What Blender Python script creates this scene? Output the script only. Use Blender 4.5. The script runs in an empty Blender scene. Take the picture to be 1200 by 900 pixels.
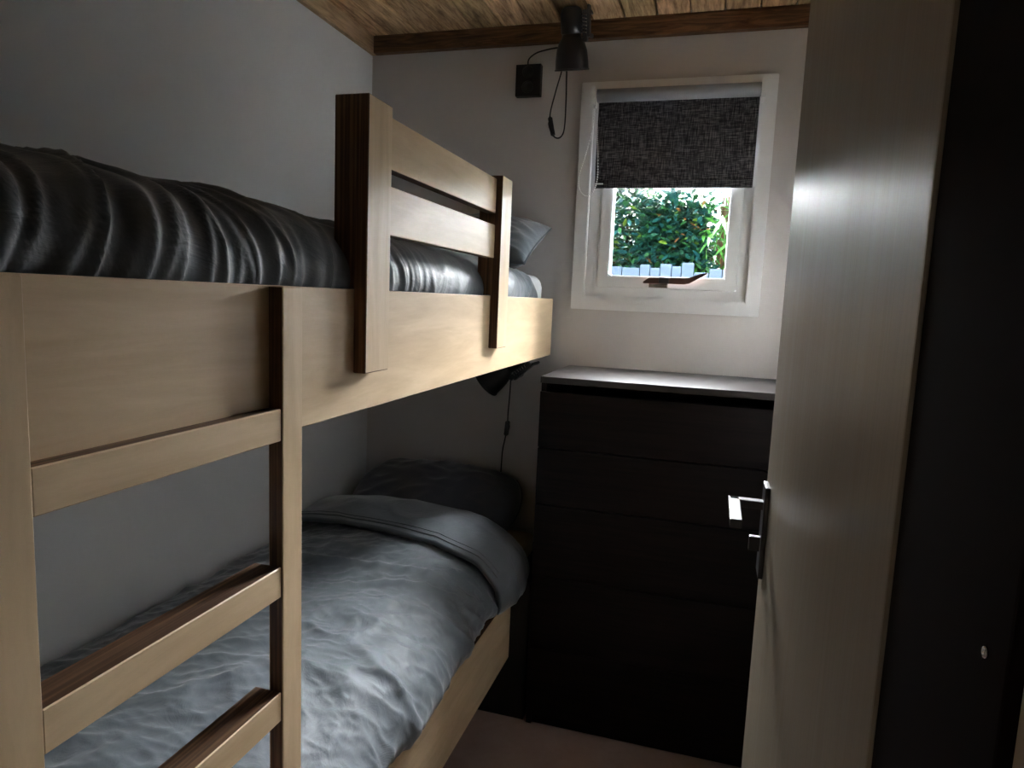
import bpy, bmesh, math, random
from mathutils import Vector, Matrix, noise
random.seed(7)
PI = math.pi
C = bpy.context.scene.collection
scene = bpy.context.scene

# ------------------------------------------------------------------ camera
def look(loc, yaw, pitch, roll, fpx):
    yaw, pitch, roll = map(math.radians, (yaw, pitch, roll))
    cy, sy, cp, sp = math.cos(yaw), math.sin(yaw), math.cos(pitch), math.sin(pitch)
    f = Vector((-sy*cp, cy*cp, -sp)); r = Vector((cy, sy, 0)); u = r.cross(f)
    r2 = math.cos(roll)*r + math.sin(roll)*u
    u2 = -math.sin(roll)*r + math.cos(roll)*u
    cam = bpy.data.cameras.new('camera'); ob = bpy.data.objects.new('camera', cam); C.objects.link(ob)
    m = Matrix((r2, u2, -f)).transposed().to_4x4(); m.translation = loc
    ob.matrix_world = m
    cam.sensor_width = 36; cam.lens = 36*fpx/1200; cam.clip_start = 0.02; cam.clip_end = 200
    scene.camera = ob
look((1.41716, -2.63375, 1.47998), 16.2436, 7.1722, 2.3998, 799.79)

# ------------------------------------------------------------------ sky, sun, exposure
w = bpy.data.worlds.new('sky'); scene.world = w; w.use_nodes = True
bg = w.node_tree.nodes['Background']
bg.inputs[0].default_value = (0.66, 0.86, 1.0, 1); bg.inputs[1].default_value = 2.7
sl = bpy.data.lights.new('sun', 'SUN'); sl.energy = 150; sl.angle = math.radians(92); sl.color = (0.98, 0.97, 1.0)
so = bpy.data.objects.new('sun', sl); C.objects.link(so)
so.rotation_euler = Vector((0.30, -0.72, -0.68)).to_track_quat('-Z', 'Y').to_euler()
vs = scene.view_settings
vs.view_transform = 'Standard'; vs.look = 'None'; vs.gamma = 1.0; vs.use_curve_mapping = False
vs.exposure = 1.45

# ------------------------------------------------------------------ materials
def mat(name, col=(.5,.5,.5), rough=.5, spec=.5, metal=0.0, **kw):
    m = bpy.data.materials.new(name); m.use_nodes = True
    b = m.node_tree.nodes['Principled BSDF']
    b.inputs['Base Color'].default_value = (*col, 1); b.inputs['Roughness'].default_value = rough
    b.inputs['Specular IOR Level'].default_value = spec; b.inputs['Metallic'].default_value = metal
    for k, v in kw.items(): b.inputs[k.replace('_', ' ')].default_value = v
    return m
def nodes(m):
    nt = m.node_tree; return nt, nt.nodes['Principled BSDF']
def coords(nt, scale=(1,1,1), rot=(0,0,0), kind='Object'):
    tc = nt.nodes.new('ShaderNodeTexCoord'); mp = nt.nodes.new('ShaderNodeMapping')
    mp.inputs['Scale'].default_value = scale; mp.inputs['Rotation'].default_value = rot
    nt.links.new(tc.outputs[kind], mp.inputs[0]); return mp.outputs[0]
def noise_node(nt, vec, scale, detail=4, rough=.55, dist=0.0):
    n = nt.nodes.new('ShaderNodeTexNoise'); n.inputs['Scale'].default_value = scale
    n.inputs['Detail'].default_value = detail; n.inputs['Roughness'].default_value = rough
    n.inputs['Distortion'].default_value = dist
    nt.links.new(vec, n.inputs['Vector']); return n.outputs['Fac']
def ramp(nt, fac, stops):
    r = nt.nodes.new('ShaderNodeValToRGB'); e = r.color_ramp.elements
    while len(e) < len(stops): e.new(.5)
    for i, (p, c) in enumerate(stops): e[i].position = p; e[i].color = (*c, 1)
    nt.links.new(fac, r.inputs[0]); return r.outputs[0]
def mixc(nt, a, b, fac, mode='MIX'):
    n = nt.nodes.new('ShaderNodeMix'); n.data_type = 'RGBA'; n.blend_type = mode
    if isinstance(fac, (int, float)): n.inputs[0].default_value = fac
    else: nt.links.new(fac, n.inputs[0])
    for s, v in ((n.inputs[6], a), (n.inputs[7], b)):
        if isinstance(v, tuple): s.default_value = (*v, 1)
        else: nt.links.new(v, s)
    return n.outputs[2]
def bump(nt, b, h, strength, dist=.01):
    n = nt.nodes.new('ShaderNodeBump'); n.inputs['Strength'].default_value = strength; n.inputs['Distance'].default_value = dist
    nt.links.new(h, n.inputs['Height']); nt.links.new(n.outputs[0], b.inputs['Normal'])
M = {}
def plaster(name, col):
    m = mat(name, col, .75, .25); nt, b = nodes(m); v = coords(nt)
    f = noise_node(nt, v, 2.5, 3); c = ramp(nt, f, [(.3, tuple(x*.94 for x in col)), (.7, col)])
    nt.links.new(c, b.inputs['Base Color'])
    bump(nt, b, noise_node(nt, v, 260, 3), .12, .002); return m
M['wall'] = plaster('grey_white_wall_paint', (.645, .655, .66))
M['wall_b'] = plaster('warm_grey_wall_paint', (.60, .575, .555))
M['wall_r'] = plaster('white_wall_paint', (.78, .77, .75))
M['hall'] = plaster('hall_wall_paint', (.34, .30, .22))
M['bounce_cut'] = mat('dark_bounce_cut', (.03, .028, .026), .8, .2)  # for the added outer skin, dark so that it bounces little sun
M['jamb'] = mat('dark_jamb', (.007, .004, .0035), .9, .05)

def wood(name, c1, c2, scale, rough=.45, dist=.6, spec=.4, bump_s=.05):
    m = mat(name, c1, rough, spec); nt, b = nodes(m); v = coords(nt, scale)
    f = noise_node(nt, v, 3.2, 6, .6, dist); g = noise_node(nt, v, 14, 3, .6)
    c = ramp(nt, f, [(.32, c1), (.5, tuple((x+y)/2 for x, y in zip(c1, c2))), (.62, c2)])
    c = mixc(nt, c, ramp(nt, g, [(.35, (.92, .90, .88)), (.6, (1, 1, 1))]), .5, 'MULTIPLY')
    nt.links.new(c, b.inputs['Base Color']); bump(nt, b, g, bump_s, .003); return m
BA, BB = (.54, .390, .232), (.66, .50, .32)
M['birch_y'] = wood('birch_plywood_along', BA, BB, (6, .8, 6), .42)
M['birch_z'] = wood('birch_plywood_upright', BA, BB, (6, 6, .8), .42)
def ply_edge(name):
    m = mat(name, (.14, .075, .04), .55, .3); nt, b = nodes(m)
    v = coords(nt, (1, .02, .02)); f = noise_node(nt, v, 210, 1, .4)
    c = ramp(nt, f, [(.40, (.075, .036, .018)), (.56, (.13, .066, .032)), (.68, (.20, .115, .058))])
    g = noise_node(nt, coords(nt, (40, 6, 6)), 4, 3)
    nt.links.new(mixc(nt, c, ramp(nt, g, [(.3, (.7, .68, .66)), (.7, (1, 1, 1))]), .8, 'MULTIPLY'), b.inputs['Base Color']); return m
M['ply_edge'] = ply_edge('plywood_cut_edge')
def ceil_wood(i):
    r = random.Random(i*13+5); k = r.uniform(.72, 1.2); hue = r.uniform(-.02, .03)
    c1 = (.20*k, (.12-hue*.3)*k, .06*k); c2 = (.74*k, (.50-hue)*k, .27*k)
    m = mat('ceiling_plank_wood', c1, .7, .2); nt, b = nodes(m)
    tc = nt.nodes.new('ShaderNodeTexCoord'); mp = nt.nodes.new('ShaderNodeMapping')
    mp.inputs['Scale'].default_value = (9, .9, 9); mp.inputs['Location'].default_value = (r.uniform(0, 50), r.uniform(0, 50), 0)
    nt.links.new(tc.outputs['Object'], mp.inputs[0]); v = mp.outputs[0]
    f = noise_node(nt, v, 2.2, 7, .68, 1.5); g = noise_node(nt, v, 12, 4, .7, .4)
    c = ramp(nt, f, [(.30, c1), (.46, tuple((x+y)*.5 for x, y in zip(c1, c2))), (.64, c2)])
    c = mixc(nt, c, ramp(nt, g, [(.38, (.45, .38, .33)), (.55, (1, 1, 1))]), .75, 'MULTIPLY')
    nt.links.new(c, b.inputs['Base Color']); bump(nt, b, g, .35, .004); return m
M['ceil'] = [ceil_wood(i) for i in range(5)]
M['beam'] = wood('brown_stained_beam_backlit', (.05, .022, .010), (.20, .105, .05), (1.2, 12, 12), .6, 2.0, .3, .3)  # darker than the left trim: the beam's backlit shade is put into the colour
M['beam_l'] = wood('brown_stained_trim', (.28, .18, .10), (.50, .34, .20), (12, 1.2, 12), .6, 2.0, .3, .3)
M['floor'] = wood('floor_covering', (.34, .23, .195), (.38, .265, .225), (3, 3, 3), .5, .5, .3, .02)
M['white'] = mat('white_lacquer', (.84, .85, .85), .35, .5)
M['white_in'] = mat('white_plastic_sash', (.82, .84, .84), .3, .5)
M['black'] = mat('black_satin_metal', (.012, .012, .013), .38, .5)
M['black_pl'] = mat('black_plastic', (.010, .010, .011), .5, .4)
M['chrome'] = mat('chrome', (.7, .7, .7), .15, .5, 1.0)
M['bronze'] = mat('dark_bronze', (.06, .025, .018), .35, .5, .3)
def veneer():
    m = mat('black_brown_veneer', (.008, .006, .006), .40, .14); nt, b = nodes(m); v = coords(nt, (1.2, 20, 26))
    f = noise_node(nt, v, 3, 5, .65, .3)
    nt.links.new(ramp(nt, f, [(.35, (.002, .0016, .0018)), (.62, (.010, .006, .0055))]), b.inputs['Base Color'])
    bump(nt, b, f, .05, .002); return m
M['veneer'] = veneer()
M['veneer_top'] = M['veneer'].copy(); M['veneer_top'].name = 'black_brown_lacquered_top'
M['veneer_top'].node_tree.nodes['Principled BSDF'].inputs['Roughness'].default_value = .3
M['veneer_top'].node_tree.nodes['Principled BSDF'].inputs['Specular IOR Level'].default_value = .7
def doormat():
    m = mat('beige_wood_grain_door', (.27, .225, .16), .42, .4); nt, b = nodes(m); v = coords(nt, (14, 14, .35))
    f = noise_node(nt, v, 3, 5, .6, .2); g = noise_node(nt, v, 16, 2)
    c = ramp(nt, f, [(.3, (.185, .155, .110)), (.7, (.235, .198, .145))])
    c = mixc(nt, c, ramp(nt, g, [(.35, (.82, .80, .78)), (.6, (1, 1, 1))]), .6, 'MULTIPLY')
    nt.links.new(c, b.inputs['Base Color'])
    nt.links.new(ramp(nt, f, [(.3, (.37,)*3), (.7, (.48,)*3)]), b.inputs['Roughness']); bump(nt, b, f, .10, .002); return m
M['door'] = doormat()
def cloth(name, col, rough=.5, sheen=.4, fine=.25):
    m = mat(name, col, rough, .35); nt, b = nodes(m); v = coords(nt)
    b.inputs['Sheen Weight'].default_value = sheen; b.inputs['Sheen Roughness'].default_value = .4
    f = noise_node(nt, v, 9, 5, .6, .8); c = ramp(nt, f, [(.3, tuple(x*.88 for x in col)), (.7, col)])
    nt.links.new(c, b.inputs['Base Color'])
    bump(nt, b, noise_node(nt, coords(nt, (1, .55, 1), (0, 0, .5)), 17, 5, .62, 1.2), fine, .012); return m
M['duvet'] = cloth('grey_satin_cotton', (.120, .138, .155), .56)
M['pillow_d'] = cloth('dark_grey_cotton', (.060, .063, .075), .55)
M['sheet'] = cloth('white_sheet', (.78, .80, .82), .7, .2, .08)
M['piping'] = mat('grey_piping', (.10, .11, .12), .6)
def blind():
    m = mat('charcoal_woven_blind', (.05, .05, .055), .85, .15); nt, b = nodes(m)
    f = noise_node(nt, coords(nt, (1, 1, .06)), 420, 2, .5); g = noise_node(nt, coords(nt, (.06, 1, 1)), 420, 2, .5)
    a = nt.nodes.new('ShaderNodeMath'); a.operation = 'ADD'; nt.links.new(f, a.inputs[0]); nt.links.new(g, a.inputs[1])
    h = nt.nodes.new('ShaderNodeMath'); h.operation = 'MULTIPLY'; h.inputs[1].default_value = .5; nt.links.new(a.outputs[0], h.inputs[0])
    nt.links.new(ramp(nt, h.outputs[0], [(.40, (.014, .013, .016)), (.5, (.05, .049, .054)), (.60, (.17, .165, .17))]), b.inputs['Base Color'])
    bump(nt, b, h.outputs[0], .3, .001); return m
M['blind'] = blind()
M['tube'] = mat('grey_blind_backing', (.30, .32, .35), .5, .4)
M['stone'] = plaster('pale_blue_grey_stone', (.12, .165, .235))
M['soil'] = plaster('dark_soil', (.05, .036, .024))
M['ext'] = plaster('dark_gravel', (.10, .10, .095))
M['reed'] = wood('reed_fence_brown', (.05, .026, .012), (.15, .085, .04), (40, 40, 1), .7)
M['branch'] = mat('branch_brown', (.10, .065, .04), .8)
M['leaf'] = [mat('leaf_%s' % n, c, r, .5) for n, c, r in (
    ('blue_green', (.014, .085, .080), .28), ('dark_green', (.010, .055, .028), .36), ('green', (.030, .13, .036), .36),
    ('yellow_green', (.16, .26, .03), .45), ('dry_orange', (.26, .10, .03), .6))]
M['bamboo'] = mat('bamboo_leaf_green', (.07, .24, .035), .4, .4)
def glass():
    m = bpy.data.materials.new('window_glass'); m.use_nodes = True; nt = m.node_tree
    nt.nodes.remove(nt.nodes['Principled BSDF']); out = nt.nodes['Material Output']
    t = nt.nodes.new('ShaderNodeBsdfTransparent'); t.inputs[0].default_value = (.96, .98, .98, 1)
    g = nt.nodes.new('ShaderNodeBsdfGlossy'); g.inputs['Roughness'].default_value = .02
    mx = nt.nodes.new('ShaderNodeMixShader'); mx.inputs[0].default_value = .05
    nt.links.new(t.outputs[0], mx.inputs[1]); nt.links.new(g.outputs[0], mx.inputs[2]); nt.links.new(mx.outputs[0], out.inputs[0]); return m
M['glass'] = glass()

# ------------------------------------------------------------------ helpers
def link(name, me, mats, parent=None, smooth=False):
    """mesh in world coordinates -> object; a parent's location is subtracted"""
    off = parent_world(parent)
    if off.length > 0: me.transform(Matrix.Translation(-off))
    for m in (mats if isinstance(mats, (list, tuple)) else [mats]): me.materials.append(m)
    if smooth: me.polygons.foreach_set('use_smooth', [True]*len(me.polygons))
    o = bpy.data.objects.new(name, me); C.objects.link(o); o.parent = parent; return o
def parent_world(p):
    v = Vector((0, 0, 0))
    while p is not None: v += p.location; p = p.parent
    return v
def thing(name, loc, label=None, cat=None, group=None, kind=None):
    o = bpy.data.objects.new(name, None); C.objects.link(o); o.location = loc; o.empty_display_size = .1
    return tag(o, label, cat, group, kind)
def tag(o, label=None, cat=None, group=None, kind=None):
    for k, v in (('label', label), ('category', cat), ('group', group), ('kind', kind)):
        if v: o[k] = v
    return o
def bm_box(bm, x0, x1, y0, y1, z0, z1):
    vs = [bm.verts.new((x, y, z)) for z in (z0, z1) for y in (y0, y1) for x in (x0, x1)]
    fs = [bm.faces.new([vs[i] for i in f]) for f in ((0,2,3,1), (4,5,7,6), (0,1,5,4), (2,6,7,3), (0,4,6,2), (1,3,7,5))]
    return vs, fs
def fin(bm, name):
    bmesh.ops.recalc_face_normals(bm, faces=bm.faces[:])
    me = bpy.data.meshes.new(name); bm.to_mesh(me); bm.free(); return me
def box(name, b, mats, parent=None, bevel=.0, seg=2, edge=None):
    """b=(x0,x1,y0,y1,z0,z1); edge=axis letter set whose faces take material slot 1"""
    bm = bmesh.new(); bm_box(bm, *b)
    if bevel: bmesh.ops.bevel(bm, geom=bm.edges[:]+bm.verts[:], offset=bevel, segments=seg, affect='EDGES', profile=.7)
    bmesh.ops.recalc_face_normals(bm, faces=bm.faces[:])
    if edge:
        for f in bm.faces:
            n = f.normal
            if ('x' in edge and abs(n.x) > .8) or ('y' in edge and abs(n.y) > .8) or ('z' in edge and abs(n.z) > .8): f.material_index = 1
    return link(name, fin(bm, name), mats, parent)
def boxes(name, bs, mats, parent=None, bevel=0):
    bm = bmesh.new()
    for b in bs: bm_box(bm, *b)
    if bevel: bmesh.ops.bevel(bm, geom=bm.edges[:]+bm.verts[:], offset=bevel, segments=2, affect='EDGES', profile=.7)
    return link(name, fin(bm, name), mats, parent)
def frame_ring(name, xo0, xo1, zo0, zo1, wd, y0, y1, m, parent, bevel=.003):
    """mitred rectangular frame as one mesh"""
    bm = bmesh.new()
    o = [(xo0, zo0), (xo1, zo0), (xo1, zo1), (xo0, zo1)]; i = [(xo0+wd, zo0+wd), (xo1-wd, zo0+wd), (xo1-wd, zo1-wd), (xo0+wd, zo1-wd)]
    V = [[bm.verts.new((x, y, z)) for x, z in r] for y in (y0, y1) for r in (o, i)]
    for k in range(4):
        j = (k+1) % 4
        for a, b in ((V[0], V[1]), (V[2], V[3]), (V[0], V[2]), (V[1], V[3])): bm.faces.new((a[k], a[j], b[j], b[k]))
    bmesh.ops.recalc_face_normals(bm, faces=bm.faces[:])
    if bevel: bmesh.ops.bevel(bm, geom=[e for e in bm.edges if len(e.link_faces) == 2 and e.calc_face_angle() > .5], offset=bevel, segments=2, affect='EDGES')
    return link(name, fin(bm, name), m, parent)
def lathe(name, prof, m, parent, mtx, seg=32, smooth=True):
    bm = bmesh.new(); rings = []
    for r, z in prof:
        rings.append([bm.verts.new(mtx @ Vector((r*math.cos(a*2*PI/seg), r*math.sin(a*2*PI/seg), z))) for a in range(seg)])
    for A, B in zip(rings, rings[1:]):
        for k in range(seg): bm.faces.new((A[k], A[(k+1) % seg], B[(k+1) % seg], B[k]))
    for R_ in (rings[0], rings[-1]): bm.faces.new(R_)
    return link(name, fin(bm, name), m, parent, smooth)
def smooth_path(pts, n=8):
    pts = [Vector(p) for p in pts]; P = [pts[0]*2-pts[1]] + pts + [pts[-1]*2-pts[-2]]; out = []
    for i in range(1, len(P)-2):
        a, b, c, d = P[i-1:i+3]
        for k in range(n):
            t = k/n; out.append(.5*((2*b)+(c-a)*t+(2*a-5*b+4*c-d)*t*t+(3*b-a-3*c+d)*t**3))
    out.append(pts[-1]); return out
def bm_tube(bm, path, r, seg=8):
    rings = []; up = Vector((.3, .2, .93))
    for i, p in enumerate(path):
        t = (path[min(i+1, len(path)-1)] - path[max(i-1, 0)]).normalized()
        a = t.cross(up); a = a.normalized() if a.length > 1e-3 else t.orthogonal().normalized()
        b = t.cross(a).normalized(); rr = r[i] if isinstance(r, (list, tuple)) else r
        rings.append([bm.verts.new(p + (a*math.cos(k*2*PI/seg)+b*math.sin(k*2*PI/seg))*rr) for k in range(seg)])
    for A, B in zip(rings, rings[1:]):
        for k in range(seg): bm.faces.new((A[k], A[(k+1) % seg], B[(k+1) % seg], B[k]))
    bm.faces.new(rings[0]); bm.faces.new(rings[-1])
def tube(name, pts, r, m, parent, n=8, seg=8):
    bm = bmesh.new(); bm_tube(bm, smooth_path(pts, n) if n else [Vector(p) for p in pts], r, seg)
    return link(name, fin(bm, name), m, parent, True)
def struct(o): o['kind'] = 'structure'; return o

# ------------------------------------------------------------------ room shell
XR, YF, ZC = 1.72, -2.23, 2.50
WX0, WX1, WZ0, WZ1 = .905, 1.55, 1.47, 2.265          # window hole
struct(box('floor', (-1.6, 3.2, -4.0, .12, -.1, 0), M['floor']))
struct(box('wall_left', (-.1, 0, -2.38, .12, 0, 2.7), M['wall']))
struct(box('wall_right', (XR, XR+.1, -2.38, .12, 0, 2.7), M['wall_r']))
struct(boxes('wall_back', [(-.1, WX0, 0, .12, 0, 2.7), (WX1, XR+.1, 0, .12, 0, 2.7), (WX0, WX1, 0, .12, 0, WZ0), (WX0, WX1, 0, .12, WZ1, 2.7)], M['wall_b']))
struct(boxes('wall_bounce_cut', [(-4, WX0, .121, .14, 0, 2.8), (WX1, 6, .121, .14, 0, 2.8), (WX0, WX1, .121, .14, 0, WZ0), (WX0, WX1, .121, .14, WZ1, 2.8)], M['bounce_cut']))  # unseen dark skin, added to stop sunlit wall bounce reaching the shrubs
struct(boxes('wall_front', [(-.1, .66, -2.38, YF, 0, 2.7), (1.56, XR+.1, -2.3625, YF, 0, 2.7), (.66, 1.56, -2.38, YF, 2.10, 2.7)], M['wall']))
fr = struct(thing('trim_3', (1.54, -2.3, 0)))
box('jamb', (1.527, 1.56, -2.362, -2.2065, 0, 2.1), M['jamb'], fr, .002)
box('jamb', (.66, .69, -2.385, YF, 0, 2.1), M['jamb'], fr, .002)
lathe('screw', [(0, 0), (.003, 0), (.002, .0012), (0, .0015)], M['chrome'], fr, Matrix.Translation((1.527, -2.342, 1.352)) @ Matrix.Rotation(-PI/2, 4, 'Y'), 12)
# hall behind the camera
struct(box('wall_hall_back', (-1.6, 3.2, -4.1, -4.0, 0, 2.7), M['hall']))
struct(boxes('wall_hall_front', [(1.532, 3.2, -2.372, -2.363, 0, 2.5), (-1.6, .655, -2.395, -2.381, 0, 2.5)], M['hall']))
struct(box('wall_hall_right', (3.1, 3.2, -4.0, -2.39, 0, 2.7), M['hall']))
struct(box("wall_hall_left", (-1.7,-1.6,-4.0,-2.47,0,2.7), M["hall"]))  # stops short of the front wall: slit added to admit some sky light
cl = struct(box('ceiling', (-1.6, 3.2, -4.0, .12, ZC+.02, ZC+.1), M['beam']))
bx = [-.02]; x = 1.024-.116*9
edges = [1.024+.116*k for k in range(-8, 7)]
edges = [0.0] + [e for e in edges if .03 < e < XR] + [XR]
for i, (a, b) in enumerate(zip(edges, edges[1:])):
    dz = random.uniform(0, .003)
    box('plank', (a+.0025, b-.0025, YF, 0, ZC+dz, ZC+.018+dz), M['ceil'][(i*3) % 5], cl, .003, 1)
box('hall_ceiling_board', (-1.6, 3.1, -4.0, -2.39, ZC, ZC+.019), M['hall'], cl)
struct(box('trim_1', (.0205, XR, -.032, 0, 2.434, ZC), M['beam'], None, .003))
struct(box('trim_2', (0, .02, YF, 0, 2.434, ZC), M['beam_l'], None, .003))

# ------------------------------------------------------------------ window
wn = struct(thing('window_1', (1.2225, 0, WZ0)))
frame_ring('casing', .878, 1.567, 1.449, 2.286, .050, -.020, .0, M['white'], wn, .003)
frame_ring('frame', .906, 1.549, 1.471, 2.264, .066, .006, .07, M['white'], wn, .002)
sash = frame_ring('sash', .9725, 1.4825, 1.5375, 2.1975, .045, -.006, .055, M['white_in'], wn, .004)
box('pane', (1.012, 1.443, .026, .031, 1.577, 2.158), M['glass'], sash)
hd = box('latch_plate', (1.170, 1.240, -.016, -.006, 1.540, 1.556), M['chrome'], wn, .003)
bm = bmesh.new(); hpts = [(1.150, 1.558, .003), (1.172, 1.566, .011), (1.235, 1.567, .0115), (1.300, 1.567, .0115), (1.318, 1.570, .0105), (1.345, 1.584, .008), (1.378, 1.597, .004)]
hr = [[bm.verts.new((x-q*.0*k, y, z+k*q)) for k, y in ((-1, -.022), (1, -.022), (1, -.036), (-1, -.036))] for x, z, q in hpts]
for A, B in zip(hr, hr[1:]):
    for k in range(4): bm.faces.new((A[k], A[(k+1) % 4], B[(k+1) % 4], B[k]))
bm.faces.new(hr[0]); bm.faces.new(hr[-1]); bmesh.ops.recalc_face_normals(bm, faces=bm.faces[:])
bmesh.ops.bevel(bm, geom=[e for e in bm.edges if e.calc_face_angle() > .6], offset=.002, segments=2, affect='EDGES')
link('window_handle', fin(bm, 'window_handle'), M['bronze'], hd)
box('handle_boss', (1.208, 1.245, -.042, -.002, 1.556, 1.580), M['black_pl'], hd, .004)

# ------------------------------------------------------------------ roller blind
rb = thing('roller_blind', (1.2265, -.02, 2.2), 'charcoal woven roller blind half lowered over the window', 'blind')
RY, RZ, RR = -.050, 2.226, .0235
lathe('tube', [(0.0, 0), (RR, 0), (RR, .57), (0, .57)], M['tube'], rb, Matrix.Translation((.944, RY, RZ)) @ Matrix.Rotation(PI/2, 4, 'Y'), 32, True)
fb = bmesh.new()
nz, nx = 14, 30
grid = [[fb.verts.new((.948+(1.509-.948)*i/nx, RY+.0215-.006*math.sin(PI*j/nz)+.0012*math.sin(i*.8), 2.222-(2.222-1.912)*j/nz)) for i in range(nx+1)] for j in range(nz+1)]
for j in range(nz):
    for i in range(nx): fb.faces.new((grid[j][i], grid[j][i+1], grid[j+1][i+1], grid[j+1][i]))
fo = link('fabric', fin(fb, 'fabric'), M['blind'], rb, True); so_ = fo.modifiers.new('t', 'SOLIDIFY'); so_.thickness = .001
box('hem', (.948, 1.509, RY+.014, RY+.027, 1.900, 1.929), M['blind'], rb, .004)
box('bottom_bar', (.944, 1.522, RY+.018, RY+.024, 1.905, 1.922), M['white_in'], rb, .002)
for s, xx in ((-1, .931), (1, 1.517)):
    br = box('bracket', (xx-.006, xx+.008, RY-.028, -.018, 2.190, 2.254), M['white_in'], rb, .003)
lathe('chain_wheel', [(0, 0), (.019, 0), (.019, .012), (0, .012)], M['white_in'], rb, Matrix.Translation((.933, RY-.002, 2.206)) @ Matrix.Rotation(PI/2, 4, 'Y'), 20)
bm = bmesh.new()
cp = smooth_path([(.942, RY-.020, 2.19), (.938, RY-.022, 2.12), (.922, RY-.022, 2.04), (.899, RY-.02, 1.955), (.894, RY-.02, 1.915), (.905, RY-.02, 1.880), (.928, RY-.02, 1.866), (.952, RY-.02, 1.884), (.964, RY-.02, 1.93), (.962, RY-.02, 2.0), (.954, RY-.02, 2.10), (.950, RY-.019, 2.19)], 14)
acc = 0; last = cp[0]; beads = [cp[0]]
for p in cp[1:]:
    if (p-beads[-1]).length > .0062: beads.append(p)
for p in beads: bmesh.ops.create_icosphere(bm, subdivisions=1, radius=.0029, matrix=Matrix.Translation(p))
bm_tube(bm, cp, .0007, 4)
link('bead_chain', fin(bm, 'bead_chain'), M['white_in'], rb, True)
box('chain_tag', (.955, .985, RY-.012, RY-.009, 1.909, 1.914), M['white_in'], rb, .001)

# ------------------------------------------------------------------ bunk bed
XB = .81
bb = thing('bunk_bed', (.42, -1.15, 0), 'pale birch plywood bunk bed with ladder and guard rail', 'bunk bed')
by, bz, pe = M['birch_y'], M['birch_z'], M['ply_edge']
box('upper_side_board', (.783, XB, YF+.005, -.03, 1.265, 1.484), [by, pe], bb, .0015, 1, 'yz')
box('lower_side_board', (.783, XB, YF+.005, -.449, .225, .457), [by, pe], bb, .0015, 1, 'yz')
box('upper_base', (.004, .782, YF+.005, -.004, 1.30, 1.325), by, bb)
box('lower_base', (.004, .782, YF+.005, -.475, .300, .325), by, bb)
for yy in (-2.18, -.55):
    box('foot', (.60, .66, yy-.03, yy+.03, 0, .30), M['black'], bb)
g = thing('guard_rail', (0, 0, 0)); g.parent = bb; g.location = Vector((XB, -1.14, 1.35)) - bb.location
for y0, y1 in ((-1.561, -1.473), (-.806, -.716)):
    bm = bmesh.new()
    V = []
    prof = [(.835, 1.337), (.835, 1.811), (.770, 1.811), (.770, 1.486), (.8105, 1.486), (.8105, 1.337)]
    A = [bm.verts.new((x, y0, z)) for x, z in prof]; B = [bm.verts.new((x, y1, z)) for x, z in prof]
    bm.faces.new(A); bm.faces.new(B)
    for k in range(6): bm.faces.new((A[k], A[(k+1) % 6], B[(k+1) % 6], B[k]))
    bmesh.ops.recalc_face_normals(bm, faces=bm.faces[:])
    bmesh.ops.bevel(bm, geom=bm.edges[:], offset=.0015, segments=1, affect='EDGES')
    for f in bm.faces:
        if abs(f.normal.x) < .8: f.material_index = 1
    link('post', fin(bm, 'post'), [bz, pe], g)
for z0, z1 in ((1.709, 1.802), (1.588, 1.678)):
    box('rail', (.790, .817, -1.50, -.78, z0, z1), [by, pe], g, .0015, 1, 'yz')
ld = thing('ladder', (0, 0, 0)); ld.parent = bb; ld.location = Vector((XB, -2.0, 0)) - bb.location
for y0, y1 in ((-2.2245, -2.177), (-1.801, -1.752)):
    box('post', (.8105, .835, y0, y1, .0, 1.483), [bz, pe], ld, .0015, 1, 'yz')
for k in range(6):
    z = 1.262 - .217*k if k == 0 else 1.026 - .197*(k-1)
    if z < .05: continue
    x0 = .8105 if (k == 0 or z < .47) else .787
    box('step', (x0, .833, -2.1765, -1.8015, z, z+.047), [by, pe], ld, .0015, 1, 'yz')

# ------------------------------------------------------------------ box filling the head end of the lower bunk
sb = thing('storage_box', (.42, -.24, 0), 'black box with pale wooden lid under the lower pillow', 'box')
box('body', (.004, .872, -.447, -.03, 0, .50), M['black_pl'], sb, .003)
bm = bmesh.new()
x0, x1, y0, y1, rr = .004, .800, -.447, -.09, .05
pts = [(x0, y0), (x1, y0)] + [(x1-rr+rr*math.cos(a*PI/12), y1-rr+rr*math.sin(a*PI/12)) for a in range(7)] + [(x0, y1)]
A = [bm.verts.new((x, y, .502)) for x, y in pts]; B = [bm.verts.new((x, y, .558)) for x, y in pts]
bm.faces.new(A); bm.faces.new(B)
for k in range(len(pts)): bm.faces.new((A[k], A[(k+1) % len(pts)], B[(k+1) % len(pts)], B[k]))
bmesh.ops.recalc_face_normals(bm, faces=bm.faces[:])
link('lid', fin(bm, 'lid'), by, sb)

# ------------------------------------------------------------------ bedding
def rounded_slab(name, b, rad, m, seg=5):
    bm = bmesh.new(); bm_box(bm, *b)
    bmesh.ops.bevel(bm, geom=bm.edges[:]+bm.verts[:], offset=rad, segments=seg, affect='EDGES', profile=.5)
    return link(name, fin(bm, name), m, None, True)
tag(rounded_slab('mattress', (.014, .768, YF+.03, -.012, 1.326, 1.570), .045, M['sheet']), 'mattress in white sheet on the upper bunk', 'mattress')
tag(rounded_slab('mattress', (.012, .778, YF+.01, -.478, .326, .556), .04, M['sheet']), 'mattress under the grey duvet on the lower bunk', 'mattress')

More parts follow.
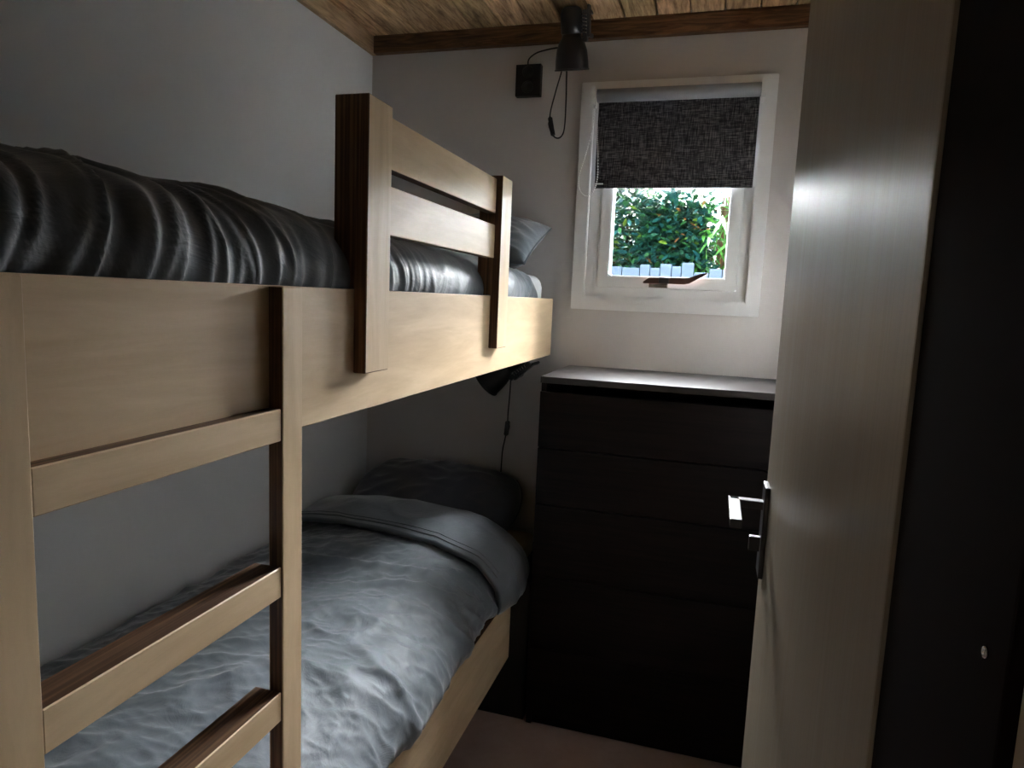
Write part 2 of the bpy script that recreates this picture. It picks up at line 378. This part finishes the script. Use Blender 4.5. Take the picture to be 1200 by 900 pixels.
def ridge(x, y, s=0.0):
    n = noise.noise(Vector((x, y, s))); return (1-min(1, abs(n)*2.2))**2
def fb_n(x, y, s=0): return noise.noise(Vector((x, y, s)))*.6 + noise.noise(Vector((x*2.1, y*2.1, s+5)))*.3
def drape(name, prof, y0, y1, nu, nv, m, parent, zfun, wr, thick=.012, end=.06):
    """sheet: prof = cross-section polyline (x,z) from wall side over the top to outer hem; wr(u,v,y)->outward push"""
    pp = smooth_path([(x, 0, z) for x, z in prof], 20)
    L = [0]
    for a, b in zip(pp, pp[1:]): L.append(L[-1]+(b-a).length)
    def at(s):
        s *= L[-1]; k = 1
        while k < len(L)-1 and L[k] < s: k += 1
        t = (s-L[k-1])/max(1e-9, L[k]-L[k-1]); return pp[k-1].lerp(pp[k], t)
    sec = [at(i/nu) for i in range(nu+1)]
    nor = []
    for i in range(nu+1):
        t = sec[min(i+1, nu)]-sec[max(i-1, 0)]; nor.append(Vector((-t.z, 0, t.x)).normalized())
    zmin = min(p.z for p in sec)
    bm = bmesh.new(); G = []
    for j in range(nv+1):
        v = j/nv; y = y0+(y1-y0)*v; row = []
        de = y1-y; e = 1.0 if de > end else math.sqrt(max(0, 1-(1-de/end)**2))
        for i in range(nu+1):
            u = i/nu; d = wr(u*L[-1], y, u)*min(1, .25+e)*sm(u, 0, .08)
            p = sec[i]+nor[i]*d; zz = zmin+(p.z-zmin)*(1-.55*(1-e)) + zfun(u, y)
            row.append(bm.verts.new((p.x, y, zz)))
        G.append(row)
    for j in range(nv):
        for i in range(nu): bm.faces.new((G[j][i], G[j][i+1], G[j+1][i+1], G[j+1][i]))
    me = bpy.data.meshes.new(name); bm.normal_update(); bm.to_mesh(me); bm.free()
    o = link(name, me, m, parent, True)
    s = o.modifiers.new('thickness', 'SOLIDIFY'); s.thickness = thick; s.offset = -1
    return o
def clampf(x, a=0., b=1.): return max(a, min(b, x))
def sm(x, a, b):
    t = clampf((x-a)/(b-a)); return t*t*(3-2*t)

# upper duvet: deep gathered folds near the ladder, calmer towards the pillow
def wr_u(s, y, u):
    near = 1-sm(y, -1.75, -.95)
    q = y*12 + s*3.2 + .9*noise.noise(Vector((y*3.2, s*4.5, 2)))
    side = sm(u, .25, .7)
    f = ridge(q, s*1.3, 1)*.015 + ridge(q*2.1+3, s*2.2, 4)*.007
    g = ridge(y*5+s*6, s*3, 9)*.006
    return fb_n(y*3, s*3, 7)*.012 + f*(near*.9+.1)*(.35+.65*side) + g - .004
drape('duvet', [(.020, 1.585), (.05, 1.612), (.20, 1.634), (.45, 1.634), (.62, 1.618), (.73, 1.586), (.778, 1.545), (.790, 1.505), (.7815, 1.470)],
      YF+.006, -.19, 110, 420, M['duvet'], None, lambda u, y: -.004*sm(y, -1.3, -.5), wr_u)
tag(bpy.data.objects['duvet'], 'wrinkled grey satin duvet on the upper bunk behind the guard rail', 'duvet')

# lower duvet
def wr_l(s, y, u):
    a = .016*fb_n(y*2.6, s*2.6, 11)
    f = ridge(y*4.5-s*2.5+.7*noise.noise(Vector((y*2, s*2, 3))), s*2+y*.5, 21)*.012
    h = ridge(y*9+s*5, s*7-y*3, 31)*.006 + ridge(y*16-s*12, s*9, 41)*.004 + ridge(y*24+s*15, s*20-y*9, 43)*.0025
    fold = 0
    for (yc, k, am, wd) in ((-.86, .10, .014, .020), (-1.20, -.22, .012, .022), (-1.02, .45, .008, .016)):
        d = (y-(yc+k*(s-.4)+.03*noise.noise(Vector((s*4, yc, 0)))))/wd; fold += am*math.exp(-d*d)*(.5+.5*math.sin(s*7+yc*9))
    return a+f+h+fold-.004
LD = drape('duvet', [(.018, .585), (.05, .625), (.20, .650), (.42, .655), (.60, .640), (.72, .605), (.795, .55), (.822, .50), (.812, .466)],
      YF+.012, -.31, 110, 420, M['duvet'], None, lambda u, y: .012*sm(y, -1.2, -.5), wr_l)
tag(LD, 'grey satin duvet with turned-down top edge on the lower bunk', 'duvet')
def wr_t(s, y, u):
    t = (y+.645)/(.345); puff = .034*math.sin(PI*clampf(t))**.6
    return .016+puff+.008*fb_n(y*4, s*4, 51)+ridge(y*8+s*3, s*5, 61)*.006
td = drape('turn_down', [(.018, .60), (.05, .640), (.20, .662), (.42, .668), (.60, .652), (.72, .618), (.79, .56), (.812, .505), (.806, .482)],
      -.635, -.29, 100, 90, M['duvet'], LD, lambda u, y: .010, wr_t, .02, .08)
# turn the band's near edge so that its seam runs slightly towards the ladder at the outer side
for v in td.data.vertices:
    k = sm(-v.co.y, .30, .62); v.co.y -= .03*k*sm(v.co.x, .2, .85) - .02*k*(1-sm(v.co.x, .05, .4))
bpy.context.view_layer.update()
def drop(x, y, ob, top=2.4):
    ok, loc, nrm, i = ob.ray_cast(Vector((x, y, top)), Vector((0, 0, -1))); return loc if ok else None
def seam_line(off, r, z_add):
    path = []
    for i in range(50):
        x = .04+.775*i/49; y = -.615+off - .03*sm(x, .2, .85) + .02*(1-sm(x, .05, .4))
        p = drop(x, y, td) or drop(x, y, LD)
        if p: path.append(Vector((p.x, p.y, p.z+z_add)))
    bm = bmesh.new(); bm_tube(bm, path, r, 6); link('piping', fin(bm, 'piping'), M['piping'], td, True)
seam_line(0, .0030, .001); seam_line(.018, .0018, .0005)

def pillow(name, cx, cy, cz, lx, ly, h, mtx, m, label, corner=.35, seed=0, n=44, rnd_=.1):
    """stuffed pillow with pinched corners and a side seam; lx, ly half sizes"""
    bm = bmesh.new(); top = {}; bot = {}
    def pos(i, j, sgn):
        a, b = 2*i/n-1, 2*j/n-1
        px = a*lx*(1-.10*(1-abs(a))*0 - corner*.12*(1-b*b)*a*a); py = b*ly*(1-corner*.16*(1-a*a)*b*b)
        px *= math.sqrt(1-rnd_*b*b/2); py *= math.sqrt(1-rnd_*a*a/2)
        t = max(0, (1-a**4)*(1-b**4))**.55
        e = max(0, 1-max(abs(a), abs(b)))
        z = sgn*h*t*(.78+.22*math.cos(a*1.2)*math.cos(b*1.2))
        z += sgn*min(1, e*6)*(.010*fb_n(a*3+seed, b*3, seed)+.007*ridge(a*3+seed, b*2.5, seed+2))
        return Vector((px, py, z))
    for j in range(n+1):
        for i in range(n+1):
            top[i, j] = bm.verts.new(pos(i, j, 1))
            bot[i, j] = top[i, j] if i in (0, n) or j in (0, n) else bm.verts.new(pos(i, j, -1))
    for j in range(n):
        for i in range(n):
            bm.faces.new((top[i, j], top[i+1, j], top[i+1, j+1], top[i, j+1]))
            bm.faces.new((bot[i, j], bot[i, j+1], bot[i+1, j+1], bot[i+1, j]))
    bm.transform(Matrix.Translation((cx, cy, cz)) @ mtx)
    t = thing(name, (cx, cy, cz), label, 'pillow')
    rim = [top[i, 0].co.copy() for i in range(n+1)] + [top[n, j].co.copy() for j in range(1, n+1)] + [top[i, n].co.copy() for i in range(n-1, -1, -1)] + [top[0, j].co.copy() for j in range(n-1, -1, -1)]
    link('cushion', fin(bm, 'cushion'), m, t, True)
    b2 = bmesh.new(); bm_tube(b2, rim, .0028, 6); link('piping', fin(b2, 'piping'), M['piping'], t, True)
    return t
def rot(ax, ay, az): return Matrix.Rotation(az, 4, 'Z') @ Matrix.Rotation(ay, 4, 'Y') @ Matrix.Rotation(ax, 4, 'X')
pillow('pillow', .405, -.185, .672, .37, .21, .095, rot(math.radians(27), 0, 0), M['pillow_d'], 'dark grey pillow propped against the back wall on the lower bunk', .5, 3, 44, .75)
pillow('pillow', .46, -.175, 1.688, .33, .20, .075, rot(math.radians(24), math.radians(2), 0), M['duvet'], 'grey pillow with pointed corner at the head of the upper bunk', .5, 8)

# ------------------------------------------------------------------ chest of drawers
ch = thing('chest_of_drawers', (1.285, -.25, 0), 'tall black-brown chest of drawers below the window', 'chest of drawers')
cx0, cx1, cyb, cyf = .885, 1.685, -.024, -.476
vn = M['veneer']
box('side_panel', (cx0, cx0+.018, cyf+.018, cyb, 0, 1.208), vn, ch, .001)
box('side_panel', (cx1-.018, cx1, cyf+.018, cyb, 0, 1.208), vn, ch, .001)
box('top', (cx0, cx1, cyf, cyb, 1.209, 1.23), M['veneer_top'], ch, .0012)
box('back_panel', (cx0+.019, cx1-.019, cyb-.012, cyb-.002, .02, 1.207), vn, ch)
box('plinth', (cx0+.019, cx1-.019, cyf+.03, cyf+.05, 0, .05), vn, ch)
zs = [1.180, .991, .798, .548, .293, .045]
for z1, z0 in zip(zs, zs[1:]):
    d = box('drawer', (cx0+.001, cx1-.001, cyf, cyf+.017, z0+.004, z1), vn, ch, .0018)
    box('drawer_box', (cx0+.03, cx1-.03, cyf+.018, cyb-.03, z0+.02, z1-.05), vn, d)

# ------------------------------------------------------------------ door
dr = struct(thing('door_1', (1.545, -2.21, 0)))
leaf = box('leaf', (1.525, 1.563, -2.205, -1.40, .012, 2.02), M['door'], dr, .002)
hp = box('handle_plate', (1.517, 1.525, -1.475, -1.425, 1.035, 1.190), M['black'], dr, .002)
box('handle_neck', (1.462, 1.518, -1.459, -1.441, 1.148, 1.162), M['black'], hp, .002)
box('lever', (1.462, 1.480, -1.575, -1.441, 1.148, 1.162), M['black'], hp, .002)
box('thumb_turn', (1.500, 1.518, -1.456, -1.444, 1.075, 1.100), M['black'], hp, .002)

# ------------------------------------------------------------------ clamp lamps, socket
def lamp(loc, mtx, label, cord, sw, clampdir):
    t = thing('clamp_lamp', loc, label, 'lamp', 'black clamp spotlights')
    T = Matrix.Translation(loc) @ mtx
    sh = lathe('shade', [(0, .085), (.035, .082), (.050, .05), (.0565, .0), (.0575, -.004), (.0595, -.004), (.0595, .003), (.058, .03), (.054, .06), (.047, .082), (.037, .098), (.034, .104), (.034, .112), (0, .112)], M['black'], t, T, 40)
    lathe('socket_housing', [(0, .110), (.031, .110), (.0375, .114), (.0375, .178), (.034, .19), (.022, .198), (0, .199)], M['black'], t, T, 32)
    lathe('rim', [(.0595, -.005), (.0622, -.004), (.0622, .0), (.0595, .001)], M['black'], t, T, 40)
    bm = bmesh.new()
    for b in ((.040, .058, -.012, .012, .085, .185), (.058, .066, -.018, .018, .10, .20), (.030, .044, -.010, .010, .14, .165), (.052, .062, .012, .12, .176, .19), (.052, .062, .012, .09, .10, .114)):
        bm_box(bm, *b)
    bmesh.ops.bevel(bm, geom=bm.edges[:], offset=.002, segments=2, affect='EDGES')
    bm.transform(T); k = link('clamp', fin(bm, 'clamp'), M['black'], t)
    bm = bmesh.new()
    sp = [T @ Vector((.049+.010*math.cos(a*.7), -.016-.008*math.sin(a*.7), .112+.0012*a)) for a in range(54)]
    bm_tube(bm, sp, .0014, 5); link('spring', fin(bm, 'spring'), M['chrome'], k, True)
    cb = tube('cord', cord, .0028, M['black_pl'], t, 8, 6)
    (a, b) = sw; A, B = Vector(a), Vector(b); d = (B-A)
    mm = Matrix.Translation(A) @ d.to_track_quat('Z', 'Y').to_matrix().to_4x4(); L = d.length
    bm = bmesh.new(); bm_box(bm, -.010, .010, -.008, .008, 0, L); bm_box(bm, -.006, .006, -.011, -.007, L*.25, L*.6)
    bmesh.ops.bevel(bm, geom=bm.edges[:], offset=.003, segments=2, affect='EDGES'); bm.transform(mm)
    link('cord_switch', fin(bm, 'cord_switch'), M['black_pl'], cb)
    return t
lamp((.858, -.115, 2.304), rot(math.radians(17), 0, 0), 'black clamp spotlight fixed to the brown beam above the window',
     [(.668, -.028, 2.352), (.672, -.032, 2.375), (.70, -.04, 2.392), (.74, -.05, 2.398), (.79, -.06, 2.40), (.815, -.075, 2.39), (.818, -.085, 2.33), (.792, -.075, 2.24), (.772, -.06, 2.17), (.772, -.055, 2.115), (.790, -.055, 2.085), (.812, -.055, 2.082), (.828, -.06, 2.11), (.832, -.07, 2.20), (.832, -.085, 2.33), (.838, -.10, 2.42)],
     ((.771, -.058, 2.155), (.786, -.056, 2.088)), 0)
lamp((.585, -.135, 1.150), rot(0, math.radians(48), 0), 'black clamp lamp half hidden under the upper bunk, above lower pillow',
     [(.66, -.09, 1.26), (.652, -.04, 1.24), (.650, -.022, 1.19), (.647, -.016, 1.10), (.643, -.016, 1.02), (.642, -.016, .97), (.636, -.016, .92), (.626, -.016, .86), (.624, -.018, .80), (.622, -.02, .74), (.61, -.022, .62)],
     ((.6435, -.017, .985), (.6385, -.017, .925)), 0)
sk = thing('wall_socket', (.672, -.02, 2.30), 'black double power socket on the wall left of the window', 'socket')
box('housing', (.622, .720, -.030, 0, 2.244, 2.359), M['black_pl'], sk, .004)
for zz in (2.275, 2.33):
    lathe('outlet', [(0, 0), (.021, 0), (.023, .003), (.018, .004), (.017, -.004+.006), (0, .002)], M['black'], sk, Matrix.Translation((.671, -.030, zz)) @ Matrix.Rotation(PI/2, 4, 'X'), 24)

# ------------------------------------------------------------------ outside
struct(box('ground_outside', (-4, 6, .12, 1.45, -.2, 0), M['ext']))
struct(box('ground_bank', (-4, 6, 1.56, 8, -.2, 1.60), M['soil']))
pl = thing('stone_edging', (1.1, 1.5, 0), 'row of pale blue-grey upright stones edging the bank outside', 'edging')
x = -.55; i = 0
ws = [.072, .105, .058, .058, .066, .055, .070, .085]; hs = [1.690, 1.685, 1.705, 1.688, 1.712, 1.700, 1.722, 1.668]
x = .797 - sum(ws)*2 - .03*0; n = 0
while x < 2.7:
    wd = ws[n % 8]; h = hs[n % 8] + (0 if 16 <= n < 24 else random.uniform(-.012, .012)) + .0005
    box('stone', (x+.002, x+wd-.002, 1.462, 1.54+random.uniform(-.006, .006), -.05, h), M['stone'], pl, .006)
    x += wd; n += 1
# reed fence
rf = bmesh.new(); xx = -1.6
while xx < 3.3:
    r = random.uniform(.005, .009); yy = 2.35+random.uniform(-.01, .01); top = 2.20+random.uniform(-.06, .04)
    bm_tube(rf, [Vector((xx, yy, 1.59)), Vector((xx+random.uniform(-.01, .01), yy, (1.59+top)/2)), Vector((xx+random.uniform(-.015, .015), yy, top))], r, 5); xx += r*1.35
rft = thing('reed_fence', (.85, 2.35, 1.6), 'brown reed fence behind the shrubs outside', 'fence')
tag(link('reeds', fin(rf, 'reeds'), M['reed'], rft), kind='stuff')
for zz in (1.75, 2.0): tube('wire', [(-1.6, 2.335, zz), (1.0, 2.333, zz-.01), (3.3, 2.335, zz)], .0025, M['chrome'], rft, 6, 5)

def leaf_geo(L, W, fold=.25, n=4, curl=.12):
    """small folded leaf in its own space, stalk at the origin, pointing along +Y"""
    vs, fs = [], []
    for k in range(n+1):
        t = k/n; wd = W*.5*math.sin(PI*min(1, t*.96+.02))**.8; z = -curl*L*t*t
        if k in (0, n): wd = W*.03
        vs += [(-wd, L*t, z+wd*fold), (0, L*t, z), (wd, L*t, z+wd*fold)]
    for k in range(n):
        a = k*3
        fs += [(a, a+1, a+4, a+3), (a+1, a+2, a+5, a+4)]
    return vs, fs
def leaf_mesh(name, L, W, m, **kw):
    vs, fs = leaf_geo(L, W, **kw); me = bpy.data.meshes.new(name); me.from_pydata(vs, [], fs); me.materials.append(m)
    me.polygons.foreach_set('use_smooth', [True]*len(fs)); return me
def leaf_rot(rnd, spread=1.0):
    az = rnd.gauss(PI, .9)*spread; pit = rnd.uniform(-.7, .7); roll = rnd.uniform(-.9, .9)
    return Matrix.Rotation(az, 4, 'Z') @ Matrix.Rotation(pit, 4, 'X') @ Matrix.Rotation(roll, 4, 'Y')
def shrub(name, label, x0, x1, y0, y1, topf, nparts, nstuff, mats, sizes, seed, view):
    rnd = random.Random(seed); root = thing(name, ((x0+x1)/2, (y0+y1)/2, 1.60), label, 'shrub', 'shrubs on the bank outside')
    metas = [leaf_mesh('leaf', L, W, m) for m in mats for (L, W) in sizes]; nm = len(sizes)
    wts = [.40, .32, .24, .03, .012][:len(mats)]
    stems = []
    for k in range(10):
        bx_ = rnd.uniform(x0+.05, x1-.05); by_ = rnd.uniform(y0+.12, y1); tp = topf(bx_)
        p = [Vector((bx_, by_, 1.58)), Vector((bx_+rnd.uniform(-.08, .08), by_+rnd.uniform(-.05, .05), 1.58+(tp-1.58)*.5)), Vector((bx_+rnd.uniform(-.15, .15), by_+rnd.uniform(-.1, .05), tp-.04))]
        bm = bmesh.new(); bm_tube(bm, smooth_path(p, 5), [.012-.0009*i for i in range(11)], 6); link('branch', fin(bm, 'branch'), M['branch'], root, True)
        stems.append(p)
    def place(front):
        x = rnd.uniform(*(view if front else (x0, x1))); z = rnd.uniform(1.62, topf(x)); y = y0+rnd.random()**(2.2 if front else 1.0)*((y1-y0)*(.25 if front else 1))
        return Vector((x, y, z))
    for k in range(nparts):
        mi = rnd.choices(range(len(mats)), wts)[0]; o = bpy.data.objects.new('leaf', metas[mi*nm+rnd.randrange(nm)])
        C.objects.link(o); o.parent = root
        o.matrix_local = Matrix.Translation(place(True)-root.location) @ leaf_rot(rnd) @ Matrix.Scale(rnd.uniform(.8, 1.25), 4)
    vs, fs, mis = [], [], []
    for k in range(nstuff):
        L, W = rnd.choice(sizes); v, f = leaf_geo(L, W, n=3); T = Matrix.Translation(place(False)-root.location) @ leaf_rot(rnd) @ Matrix.Scale(rnd.uniform(.7, 1.2), 4)
        b = len(vs); vs += [T @ Vector(q) for q in v]; fs += [tuple(i+b for i in q) for q in f]; mis += [rnd.choices(range(len(mats)), wts)[0]]*len(f)
    me = bpy.data.meshes.new('foliage'); me.from_pydata(vs, [], fs)
    for m in mats: me.materials.append(m)
    me.polygons.foreach_set('material_index', mis); me.polygons.foreach_set('use_smooth', [True]*len(fs))
    o = bpy.data.objects.new('foliage', me); C.objects.link(o); o.parent = root; o['kind'] = 'stuff'
    return root
LS = [(.064, .024), (.082, .028), (.050, .021)]
def tl(x): return 2.42+.05*math.sin(x*9) - .30*sm(x, .86, .98)
def tm(x): return 2.148+.02*math.sin(x*23)+.012*math.sin(x*57)
shrub('laurel_shrub', 'taller blue-green laurel shrub seen at the left of the window', -.8, .98, 1.60, 2.1, tl, 160, 15000, M['leaf'][:4], LS, 11, (.70, .98))
shrub('laurel_shrub', 'lower laurel shrub with some orange leaves in mid window', .95, 1.36, 1.62, 2.15, tm, 220, 6000, M['leaf'], LS, 12, (.92, 1.33))
shrub('laurel_shrub', 'dark laurel shrub behind the bamboo at the right', 1.5, 2.9, 1.75, 2.2, tm, 60, 5600, M['leaf'][:4], LS, 13, (1.5, 1.7))
# bamboo
rnd = random.Random(5)
bt = thing('bamboo_plant', (1.42, 1.66, 1.60), 'bright green bamboo with narrow leaves at the right of the window', 'bamboo')
bl = [leaf_mesh('leaf', L, W, M['bamboo'], curl=c, fold=.2) for L, W, c in ((.13, .020, .35), (.10, .017, .2), (.15, .022, .5))]
for k in range(12):
    bx_ = rnd.uniform(1.26, 1.62); by_ = rnd.uniform(1.60, 1.75); h = rnd.uniform(.34, .58)
    p = smooth_path([(bx_, by_, 1.59), (bx_+rnd.uniform(-.05, .05), by_-.01, 1.59+h*.6), (bx_+rnd.uniform(-.13, .08), by_-.05, 1.59+h)], 6)
    bm = bmesh.new(); bm_tube(bm, p, .0035, 6); link('cane', fin(bm, 'cane'), M['bamboo'], bt, True)
    for q in range(11):
        o = bpy.data.objects.new('leaf', rnd.choice(bl)); C.objects.link(o); o.parent = bt
        base = p[min(len(p)-1, 3+int(q*(len(p)-3)/11))]
        o.matrix_local = Matrix.Translation(base-bt.location) @ Matrix.Rotation(rnd.uniform(.5, 5.7), 4, 'Z') @ Matrix.Rotation(rnd.uniform(-.7, .5), 4, 'X') @ Matrix.Rotation(rnd.uniform(-.6, .6), 4, 'Y')
